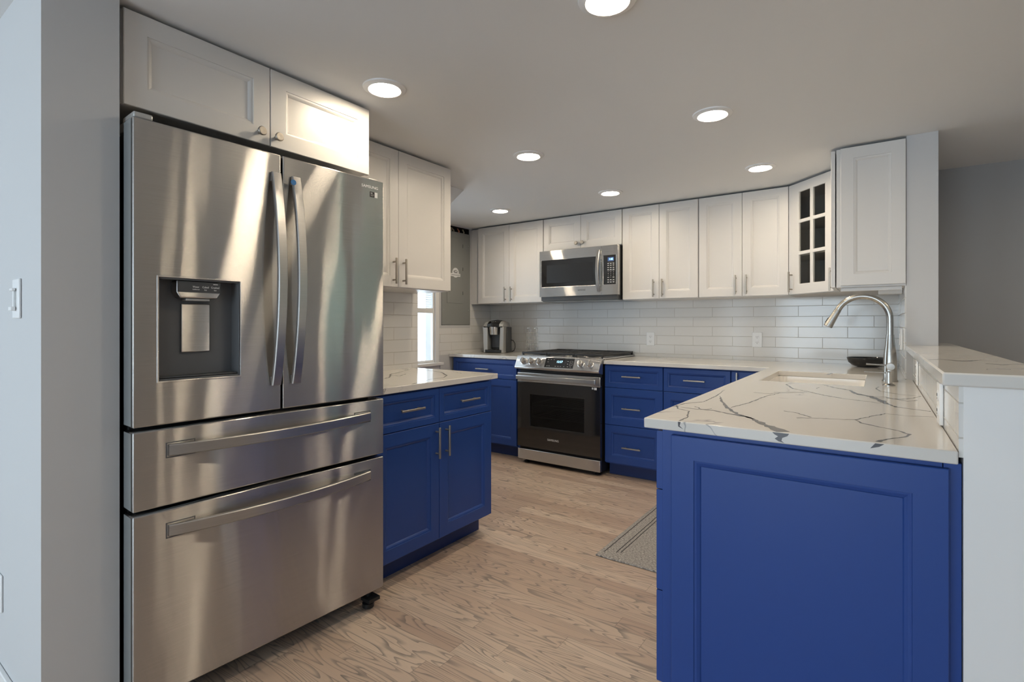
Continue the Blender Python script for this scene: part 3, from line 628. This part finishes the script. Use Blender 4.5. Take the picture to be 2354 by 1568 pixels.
# ================================================================== OUTLETS AND SWITCHES
def outlet(label, loc, rz, cat='outlet', name='wall_outlet', d=.006, s=1.0):
    t = thing(name, label, cat, loc, rz)
    box('plate', 'plastic', (-.036*s, .036*s, -d, -.0005, -.058*s, .058*s), t, .0025)
    for z in (-.0215*s, .0215*s):
        f = MB().lathe([(.0005,-d-.002),(.0155*s,-d-.002),(.0155*s,-d+.0005),(.0005,-d+.0005)], (0,0,z), 20, 'y').build('socket', 'plastic', t)
        MB().box(-.007*s,-.005*s,-d-.0026,-d-.002,z-.002,z+.006*s).box(.005*s,.007*s,-d-.0026,-d-.002,z-.002,z+.006*s).box(-.002*s,.002*s,-d-.0026,-d-.002,z-.010*s,z-.006*s).build('slots', 'black', f)
    return t
outlet('white double outlet on the backsplash just right of the range', (-1.622, YB, 1.070), 0)
outlet('white double outlet on the backsplash under the second right upper cabinet', (-.765, YB, 1.078), 0)
outlet('white outlet standing proud of the pony wall tile near the front end', (.150, 1.885, .978), -90, d=.010)
outlet('small white plate in place of glossy highlights on the pony wall tile far behind the faucet', (.150, 2.95, .985), -90, d=.007)  # added plate, draws the glossy highlights of the tile as an outlet
t = thing('wall_switch', 'narrow white switch on the short side wall behind the faucet', 'switch', (.117, 3.62, 1.115), -90)
box('plate', 'plastic', (-.036, .036, -.012, -.0005, -.058, .058), t, .0025); box('rocker', 'plastic', (-.016, .016, -.016, -.0125, -.033, .033), t, .002)
t = thing('dimmer_switch', 'white slide dimmer switch on the bright wall at the left edge', 'switch', (-2.060, .403, 1.275), 0)
box('plate', 'plastic', (-.036, .036, -.007, -.0005, -.058, .058), t, .003); box('track', 'silver', (-.008, .008, -.009, -.0072, -.03, .03), t, .001)
box('slider', 'plastic', (-.014, .014, -.020, -.0092, -.036, -.024), t, .002); box('rocker', 'plastic', (-.014, .014, -.018, -.0092, .022, .030), t, .002)
outlet('white outlet low on the bright wall at the left edge', (-2.275, .403, .352), 0)

# ================================================================== ELECTRICAL PANEL
t = thing('electrical_panel', 'grey metal breaker panel with a white sticker, let into the far left wall', 'electrical panel', (XL, PY0, PZ0), 90)
PW, PH = PY1-PY0, PZ1-PZ0
MB().box(-.02, PW+.02, .1215, .127, -.02, PH+.004).box(.004,.010,.012,.119,.004,PH-.004).box(PW-.010,PW-.004,.012,.119,.004,PH-.004).box(.010,PW-.010,.005,.105,.0005,.004).box(.010,PW-.010,.012,.105,PH-.0045,PH-.001).build('back_box', 'void', t)
cov = box('cover', 'panel', (.003, PW-.003, -.004, .004, .003, .918), t, .002)
box('panel_door', 'panel', (.075, PW-.115, -.0075, -.0045, .215, .86), cov, .0015)
for x, z in ((.03,.15), (PW-.03,.15), (PW-.03,.80)): MB().lathe([(.0005,-.003),(.004,-.002),(.005,0)], (x,-.004,z), 12, 'y').build('screw', 'silver', cov)
for z in (.30, .54, .77): box('door_catch', 'text_d', (PW-.125, PW-.117, -.010, -.0078, z, z+.035), cov, .001)
st = MB().lathe([(.0005,-.0008),(.048,-.0008),(.048,0)], (.195,-.0078,.515), 36, 'y').box(.125,.265,-.0085,-.0078,.478,.508).build('sticker', 'text_w', cov)
st['label'] = 'round white sticker with a roof emblem and a banner'
MB().prism([(.160,.522),(.178,.537),(.186,.531),(.198,.543),(.212,.530),(.218,.533),(.230,.522),(.214,.527),(.198,.535),(.182,.524)], 'y', -.0092, -.0086).prism([(.168,.512),(.222,.512),(.216,.520),(.176,.519)], 'y', -.0092, -.0086).box(.136,.254,-.0092,-.0086,.490,.494).build('emblem', 'text_d', st)
for k, (x, dx, mt) in enumerate(((.16,.03,'wire_w'), (.235,-.03,'wire_w'), (.285,.015,'wire_r'), (.35,.03,'wire_w'))):
    MB().tube([(x,.05,.85),(x+dx*.3,.04,.90),(x+dx*.7,.035,.94),(x+dx,.06,PH-.006)], .007, 8).build('cable', mt, t)

# ================================================================== SMALL COUNTER THINGS
# coffee maker, faces the room (-y)
t = thing('coffee_maker', 'silver and black single cup coffee maker in the far left corner', 'coffee maker', (-3.125, 4.155, .9155), 14)
t.scale = (1, 1, 1.09)
for s in (-1, 1):
    x0, x1 = (-.105, -.058) if s < 0 else (.062, .108)
    m = MB().prism([(x0,0),(x1,0),(x1+.004*s,.24),(x0-.006*0+.010*s*(1 if s<0 else 1),.24)], 'y', -.09, .10)
    m.build('side_shell', 'silver', t, bevel=.006)
MB().box(-.057,.061,.0,.10,.03,.255).build('back_wall', 'black', t, bevel=.004)
box('cup_recess', 'darkgrey', (-.052,.056,-.006,-.0005,.045,.17), t, .003)
m = MB(); sec = []
for y, zz, w in ((-.096,.243,.098),(-.09,.262,.102),(-.05,.285,.104),(.02,.294,.104),(.09,.284,.102),(.10,.262,.10)):
    sec.append([(-w-.004+.0,y,.2405),(-w,y,zz-.012),(-w*.75,y,zz-.002),(0,y,zz+.004),(w*.75,y,zz-.002),(w,y,zz-.012),(w+.004,y,.2405)])
m.sweep(sec).build('lid', 'silver', t, ang=50)
m = MB(); sec = []
for y, zz in ((-.099,.236),(-.094,.264),(-.05,.2885),(.03,.2975)):
    sec.append([(-.062,y,.24),(-.062,y,zz-.004),(0,y,zz+.005),(.066,y,zz-.004),(.066,y,.24)])
top_ = m.sweep(sec).build('button_panel', 'black_gloss', t, ang=50)
MB().box(-.03,-.018,-.075,-.068,.281,.2845).box(-.010,.002,-.075,-.068,.282,.2855).box(.012,.024,-.075,-.068,.282,.2855).build('buttons', 'text_g', top_)
MB().lathe([(.0005,.165),(.048,.165),(.050,.17),(.052,.205),(.055,.21),(.055,.236),(.0005,.236)], (.001,-.055,0), 28).build('brew_head', 'steel_flat', t)
MB().box(-.085,.088,-.10,-.0,.003,.028).build('drip_tray', 'black', t, bevel=.004)
MB().box(.1095,.124,-.02,.10,.004,.235).build('water_tank', 'darkgrey', t, bevel=.006)
MB().tube([(.118,.08,.115),(.15,.075,.11),(.168,.07,.085),(.172,.07,.05),(.16,.075,.018),(.13,.09,.0065)], .0035, 8).build('cord', 'black', t)

# chrome wire rack
t = thing('wire_rack', 'chrome wire pod rack on the worktop left of the range', 'wire rack', (-2.70, 4.16, .9155), 8); t.scale = (1, 1, 1.2)
for s in (-1, 1):
    x = s*.038
    pts = [(x-.012,-.018,.006)] + [(x-.012,-.018,.06*k) for k in range(1,4)] + [(x-.012+.012*(1-math.cos(a)),-.018,.195+.012*math.sin(a)) for a in (math.pi*k/6 for k in range(7))] + [(x+.012,-.018,.06*k) for k in (3,2,1)] + [(x+.012,-.018,.006)]
    MB().tube(pts, .0022, 8).build('upright', 'chrome', t)
    pts2 = [(p[0], .018, p[2]) for p in pts]; MB().tube(pts2, .0022, 8).build('upright', 'chrome', t)
for k in range(6):
    z = .024 + k*.029
    MB().tube([(-.058,-.028,z),(.058,-.028,z),(.058,.028,z),(-.058,.028,z)], .002, 8, closed=True).build('ring', 'chrome', t)
MB().tube([(-.05,-.03,.003),(.05,-.03,.003),(.05,.03,.003),(-.05,.03,.003)], .003, 8, closed=True).box(-.05,.05,-.03,.03,.0035,.006).build('base', 'chrome', t)

# rug
m = MB().box(-1.192, -.470, 2.437, 3.70, .001, .009); RX0, RY0 = -1.192, 2.437
rg = tag(m.build('rug', 'rug', bevel=.002), 'grey woven runner rug with thin dark border lines in front of the sink base', 'rug')
m = MB()
for i in (.022, .078, .098): m.box(RX0+i, RX0+i+.005, RY0+.04+i*.5, 3.66, .0092, .0096)
m.build('border_lines', 'rug_line', rg)
# ================================================================== REFRIGERATOR
FR = thing('refrigerator', 'stainless steel french door refrigerator with a water dispenser and two bottom drawers', 'refrigerator', (-1.7602, .588, 0), 90-2.66)
FWD = .896; XM = .4475
MB().box(.012, FWD-.012, .088, .655, .045, 1.785).build('case', 'case', FR, bevel=.004)
def door_mb(x0, x1, z0, z1, hole=None):
    if hole:
        a, b, c, d = hole
        return MB().cells([x0,a,b,x1], [z0,c,d,z1], lambda u, z: not (a<u<b and c<z<d), 'y', 0, .075)
    return MB().box(x0, x1, 0, .075, z0, z1)
HOLE = (.064, .303, 1.028, 1.343)
Z2, Z3, Z4, Z5, ZB, ZT = .897, .884, .651, .638, .082, 1.804
dl = door_mb(0, XM-.0035, Z2, ZT, HOLE).build('door', 'steel', FR, bevel=.004, seg=3)
dr = door_mb(XM+.0035, FWD, Z2, ZT).build('door', 'steel', FR, bevel=.004, seg=3)
d1 = door_mb(0, FWD, Z4, Z3).build('drawer', 'steel', FR, bevel=.004, seg=3)
d2 = door_mb(0, FWD, ZB, Z5).build('drawer', 'steel', FR, bevel=.004, seg=3)
MB().box(-.0015, -.0002, .012, .074, Z2+.004, ZT-.004).build('side_cover', 'side', dl); MB().box(-.0015, -.0002, .012, .074, Z4+.004, Z3-.004).build('side_cover', 'side', d1); MB().box(-.0015, -.0002, .012, .074, ZB+.004, Z5-.004).build('side_cover', 'side', d2)
# bowed bar handles
def vbar(xc, z0, z1, lean):
    m = MB(); n = 28; secs = []
    for i in range(n+1):
        s = i/n; z = z0+(z1-z0)*s; dep = .014 + .046*math.sin(math.pi*s)**.85; w = .0165; xx = xc
        secs.append([(xx-w, -dep+.012, z), (xx-w, -dep+.002, z), (xx-w+.003, -dep-.001, z), (xx+w-.003, -dep-.001, z), (xx+w, -dep+.002, z), (xx+w, -dep+.012, z)])
    m.sweep(secs)
    m.box(xc-.014, xc+.014, -.014, .001, z0, z0+.03).box(xc-.014, xc+.014, -.014, .001, z1-.03, z1)
    return m
vbar(.4215, .985, 1.735, 0).build('handle', 'handle', dl, ang=30)
vbar(.4955, .985, 1.735, 0).build('handle', 'handle', dr, ang=30)
tg_ = MB().lathe([(.0005,-.002),(.010,-.002),(.010,0)], (.474,-.030,1.708), 16, 'y').build('tag', 'bluetag', dr); tg_['label'] = 'small blue tag on the handle'
def hbar(zc):
    m = MB(); n = 36; secs = []
    for i in range(n+1):
        s = i/n; x = .090+.735*s; dep = .008 + .046*math.sin(math.pi*s)**.8; hh = .0175
        secs.append([(x, -dep+.014, zc-hh), (x, -dep+.002, zc-hh), (x, -dep-.001, zc-hh+.003), (x, -dep-.001, zc+hh-.003), (x, -dep+.002, zc+hh), (x, -dep+.014, zc+hh)])
    m.sweep(secs); m.box(.091, .12, -.008, .001, zc-.016, zc+.016).box(.795, .824, -.008, .001, zc-.016, zc+.016)
    return m
for dw, zc in ((d1, .818), (d2, .5745)):
    hbar(zc).build('handle', 'handle', dw, ang=30)
    for x0, x1 in ((.084, .165), (.75, .829)):
        MB().cells([x0, x0+.0025, x1-.0025, x1], [zc-.0235, zc-.021, zc+.021, zc+.0235], lambda u, z: u < x0+.0025 or u > x1-.0025 or z > zc+.021 or z < zc-.021, 'y', -.0008, .001).build('handle_seat', 'text_d', dw)
# dispenser
a, b, c, d = HOLE
m = MB(); D = .062
m.box(a+.001, b-.001, D-.004, D, c+.001, d-.001)
m.box(a+.001, a+.004, .003, D-.004, c+.001, d-.001).box(b-.004, b-.001, .003, D-.004, c+.001, d-.001).box(a+.004, b-.004, .003, D-.004, c+.001, c+.006).box(a+.004, b-.004, .003, D-.004, d-.006, d-.001)
rc = m.build('dispenser_recess', 'recess', dl, bevel=.001)
MB().cells([a-.004, a+.001, b-.001, b+.004], [c-.004, c+.001, d-.001, d+.004], lambda u, z: not (a+.001<u<b-.001 and c+.001<z<d-.001), 'y', -.0025, .001).build('dispenser_rim', 'steel_flat', dl, bevel=.001)
hx0, hx1 = .117, .246
hd = MB().prism([(hx0,1.336),(hx1,1.336),(hx1,1.300),(hx1-.010,1.282),(hx0+.010,1.282),(hx0,1.300)], 'y', .012, D-.005).build('control_head', 'steel_flat', dl, bevel=.004)
MB().box(.119,.244,.0103,.0118,1.3005,1.334).build('control_face', 'darkgrey', hd)
MB().box(.145,.215,.018,.05,1.274,1.2815).build('nozzle', 'silver', dl, bevel=.002)
for tx, bx_, z in (('Water', .171, 1.318), ('Cubed', .199, 1.318), ('Crushed', .228, 1.318)): lettering(tx, .0085, 'text_w', hd, (bx_, .0100, z), sx=.85)
lettering('Unfiltered', .0055, 'text_w', hd, (.171, .0100, 1.310), sx=.9); lettering('Ice', .0065, 'text_w', hd, (.199, .0100, 1.3095)); lettering('Ice', .0065, 'text_w', hd, (.228, .0100, 1.3095))
MB().box(.222,.236,.0096,.0101,1.3275,1.3295).build('indicator', 'text_w', hd)
MB().box(.143,.229,.050,.0575,1.110,1.266).build('paddle', 'steel_flat', dl, bevel=.003)
MB().box(a+.006, b-.006, .010, D-.006, c+.0065, c+.012).build('drip_tray', 'darkgrey', dl, bevel=.002)
# marks
lettering('SAMSUNG', .0165, 'text_w', dr, (.826, -.0006, 1.770), sx=1.1)
sk_ = MB().box(.826,.849,-.0008,-.0001,1.730,1.752).build('sticker', 'black', dr); MB().box(.829,.838,-.0012,-.0009,1.744,1.748).box(.829,.846,-.0012,-.0009,1.739,1.7405).box(.829,.843,-.0012,-.0009,1.7345,1.736).build('marks', 'text_g', sk_)
MB().box(.8495,.864,-.0008,-.0001,1.730,1.752).build('sticker', 'text_w', dr)
MB().box(.003, .052, .004, .10, ZT+.0005, ZT+.018).box(.010,.040,.10,.16,ZT-.018,ZT+.014).build('hinge_cover', 'silver', FR, bevel=.004)
MB().box(FWD-.052, FWD-.003, .03, .16, ZT+.0005, ZT+.014).build('hinge_cover', 'silver', FR, bevel=.004)
for x in (.05, FWD-.045):
    MB().lathe([(.022,.0005),(.025,.004),(.025,.020),(.016,.024),(.010,.028),(.010,.060),(.0005,.060)], (x,.045,0), 18).box(x-.026,x+.030,.005,.060,.034,.048).build('foot', 'black', FR)
for x in (.08, FWD-.08): MB().box(x-.015,x+.015,.56,.60,.0005,.05).build('roller', 'black', FR)

# ================================================================== RANGE
RX0_, RX1_ = -2.556, -1.770; RWD = RX1_-RX0_
RG = thing('gas_range', 'stainless slide in gas range with black glass oven door and five knobs', 'range', (RX0_, 3.70, 0))
m = MB(); D0, D1 = .036, .685
m.box(.004,.075,D0,D1,.03,.905).box(RWD-.075,RWD-.004,D0,D1,.03,.905).box(.075,RWD-.075,D0,D1,.03,.29).box(.075,RWD-.075,D0,D1,.665,.905).box(.075,RWD-.075,.56,D1,.29,.665)
m.build('body', 'black', RG)
MB().box(.0755,.0785,.04,.555,.2935,.6615).box(RWD-.0785,RWD-.0755,.04,.555,.2935,.6615).box(.0785,RWD-.0785,.04,.555,.2905,.2935).box(.0785,RWD-.0785,.04,.555,.6615,.6645).box(.0785,RWD-.0785,.552,.559,.2935,.6615).build('oven_cavity', 'enamel', RG)
for z in (.395, .505):
    m = MB().tube([(.085,.07,z),(RWD-.085,.07,z),(RWD-.085,.53,z),(.085,.53,z)], .004, 8, closed=True)
    for k in range(11): m.tube([(.12+k*.055,.07,z),(.12+k*.055,.53,z)], .0022, 6)
    m.build('oven_rack', 'rack', RG)
OD = MB().cells([.0, .130, RWD-.140, RWD], [.147, .33, .60, .7035], lambda u, z: not (.130<u<RWD-.140 and .33<z<.60), 'y', 0, .033).build('oven_door', 'black_gloss', RG, bevel=.002)
MB().box(.125, RWD-.135, .004, .007, .325, .605).build('window', 'oven_glass', OD)
MB().box(.0, RWD, -.001, .033, .7045, .783).build('top_strip', 'steel_flat', OD, bevel=.003)
MB().box(RWD-.0015,RWD+.0002,.004,.030,.712,.778).build('side_vents', 'black', OD)
MB().box(.012, RWD-.022, -.048, -.030, .727, .764).build('handle', 'handle', OD, bevel=.005, seg=3)
MB().box(.03,.055,-.032,-.0012,.733,.758).box(RWD-.07,RWD-.045,-.032,-.0012,.733,.758).build('handle_mount', 'handle', OD, bevel=.002)
lettering('SAMSUNG', .024, 'text_w', OD, (.358, -.0005, .232))
MB().box(RWD-.072,RWD-.058,-.0006,-.0001,.684,.699).box(RWD-.052,RWD-.030,-.0006,-.0001,.680,.699).build('sticker', 'text_w', OD)
MB().box(.002, RWD-.002, .002, .034, .036, .126).build('storage_drawer', 'steel_flat', RG, bevel=.003)
for x in (.06, RWD-.05): MB().lathe([(.022,.0005),(.025,.004),(.020,.012),(.012,.018),(.012,.031),(.0005,.031)], (x,.06,0), 16).build('foot', 'black', RG)
for x in (.06, RWD-.06): MB().lathe([(.022,.0005),(.025,.004),(.020,.012),(.012,.018),(.012,.031),(.0005,.031)], (x,.6,0), 16).build('foot', 'black', RG)
# slanted control panel
cp = MB().prism([(-.040,.832),(-.034,.818),(.035,.800),(.035,.905),(.070,.927),(.010,.928)], 'x', -.006, RWD+.006).build('control_panel', 'steel_flat', RG, bevel=.002)
# face runs from (-.040,.832) to (.010,.928)
fa, fb = Vector((0,-.040,.832)), Vector((0,.010,.928)); fd = (fb-fa); fn = Vector((0, -fd.z, fd.y)).normalized(); tilt = math.atan2(fd.y, fd.z)
def face(x, s, o=0): return Vector((x, 0, 0)) + fa + fd*s + fn*o
for x in (.078, .158, .236, RWD-.158, RWD-.078):
    k = MB().lathe([(.030,0),(.030,-.004),(.0245,-.006),(.023,-.030),(.021,-.033),(.0005,-.033)], (0,0,0), 28, 'y').build('knob', 'steel_flat', RG, face(x, .5, .0006), (-tilt, 0, 0))
    MB().box(-.0055,.0055,-.042,-.033,-.023,.023).build('grip', 'handle', k, bevel=.002)
ds = MB().box(.292,.560,-.0015,-.0002,-.042,.042).build('display', 'black_gloss', RG, face(0,.5), (-tilt,0,0))
lettering('12:57', .026, 'digits', ds, (.428, -.0020, .010))
for k, (x, z) in enumerate(((.312,.028),(.338,.028),(.366,.028),(.312,.006),(.312,-.030),(.332,-.030),(.392,-.030),(.416,-.030),(.44,-.030),(.47,-.030),(.505,-.030),(.53,-.030),(.50,.016),(.50,-.006))):
    MB().box(x,x+.012,-.0021,-.0016,z-.0015,z+.0015).build('key_mark', 'text_g', ds)
for z in (.014,-.010): MB().cells([.525,.5262,.5488,.55],[z-.008,z-.0068,z+.0068,z+.008], lambda u,w: not(.5262<u<.5488 and z-.0068<w<z+.0068),'y',-.0021,-.0016).build('key_outline','text_g',ds)
# cooktop, burners, grates
MB().box(-.006, RWD+.006, .071, .690, .9165, .930).build('cooktop', 'steel_flat', RG, bevel=.002)
for x, y, r in ((.16,.20,.048),(.16,.52,.040),(.393,.36,.055),(.626,.20,.048),(.626,.52,.040)):
    MB().lathe([(r,0),(r,.010),(r*.8,.012),(r*.8,.018),(.0005,.020)], (x,y,.9305), 24).build('burner', 'iron', RG)
def grate(x0, x1):
    m = MB(); z0, z1 = .942, .957; y0, y1 = .060, .680; w = .010
    for y in (y0, y1-.016): m.box(x0,x1,y,y+.016,z0,z1+.002)
    for x in (x0, x1-.014): m.box(x,x+.014,y0+.016,y1-.016,z0,z1)
    xm = (x0+x1)/2; m.box(xm-w/2,xm+w/2,y0+.016,y1-.016,z0+.002,z1+.001)
    for k in range(1, 8): y = y0+(y1-y0)*k/8; m.box(x0+.014,xm-w/2,y-w/2,y+w/2,z0+.002,z1); m.box(xm+w/2,x1-.014,y-w/2,y+w/2,z0+.002,z1)
    for x in (x0, x1-.016):
        for y in (y0, y1-.016): m.box(x,x+.016,y,y+.016,.9305,z0)
    return m.build('grate', 'iron', RG, bevel=.003)
for k in range(3): grate(.006+k*.2595, .006+k*.2595+.2555)

# ================================================================== MICROWAVE
MW = thing('microwave', 'stainless over the range microwave with a black window and keypad', 'microwave', (-2.495, 3.962, 1.440)); W = .7605; H = .414
MB().box(.004, W-.004, .034, YB-3.966, -.0, H+.003).build('body', 'black', MW, bevel=.002)
md = MB().cells([0,.020,.595,.6085],[.004,.090,.330,H],lambda u,z: not(.020<u<.595 and .09<z<.33),'y',0,.033).build('door','steel_flat',MW,bevel=.002)
MB().box(.019,.6085,.0015,.030,.089,.331).build('window','black_gloss',md,bevel=.002); MB().box(.075,.53,.0008,.0014,.125,.285).build('screen_mesh','black',md)
m = MB(); secs = []
for i in range(21):
    s = i/20; z = .035+.345*s; dep = .016+.034*math.sin(math.pi*s)**.8; x = .590; w = .013
    secs.append([(x-w,-dep+.012,z),(x-w,-dep,z),(x-w+.003,-dep-.002,z),(x+w-.003,-dep-.002,z),(x+w,-dep,z),(x+w,-dep+.012,z)])
m.sweep(secs).box(.580,.600,-.014,.0005,.035,.06).box(.580,.600,-.014,.0005,.355,.38).build('handle','handle',md,ang=30)
lettering('SAMSUNG', .016, 'text_d', md, (.425,-.0006,.052))
kp = MB().cells([.6105,.628,.741,W],[.004,.09,.332,H],lambda u,z: not(.628<u<.741 and .09<z<.332),'y',0,.033).build('control_frame','steel_flat',MW,bevel=.002)
kb = MB().box(.6095,.742,.0012,.030,.089,.333).build('keypad','black_gloss',kp,bevel=.002)
MB().box(.668,.722,.0004,.0011,.282,.314).build('display','screen',kp); lettering('1:05', .024, 'digits', kp, (.697,.0002,.298), sx=.9)
rows = [(.262,'bar'),(.247,'bar'),(.229,'bar'),(.213,'bar'),(.196,'123'),(.180,'456'),(.164,'789'),(.148,'b0b'),(.128,'bar'),(.108,'bar')]
rows_m = MB()
for z, r in rows:
    for k, x in enumerate((.672,.695,.719)):
        ch = r[k] if r != 'bar' else 'b'
        if ch == 'b': rows_m.box(x-.007,x+.007,.0006,.0011,z-.0022,z+.0022)
        else: lettering(ch, .0095, 'text_w', kp, (x,.0006,z))
rows_m.box(.664,.728,.0006,.0011,.2705,.2712).box(.664,.728,.0006,.0011,.2045,.2052).box(.664,.728,.0006,.0011,.117,.1177).build('key_marks','text_w',kp)
MB().prism([(.012,-.032),(.42,-.034),(.42,-.0005),(.06,-.0005),(.010,.003)], 'x', .012, W-.012).build('vent_hood', 'darkgrey', MW)
MB().box(.03,.37,.07,.30,-.0375,-.0345).box(.40,.73,.07,.30,-.0375,-.0345).build('grease_filter','silver',MW)
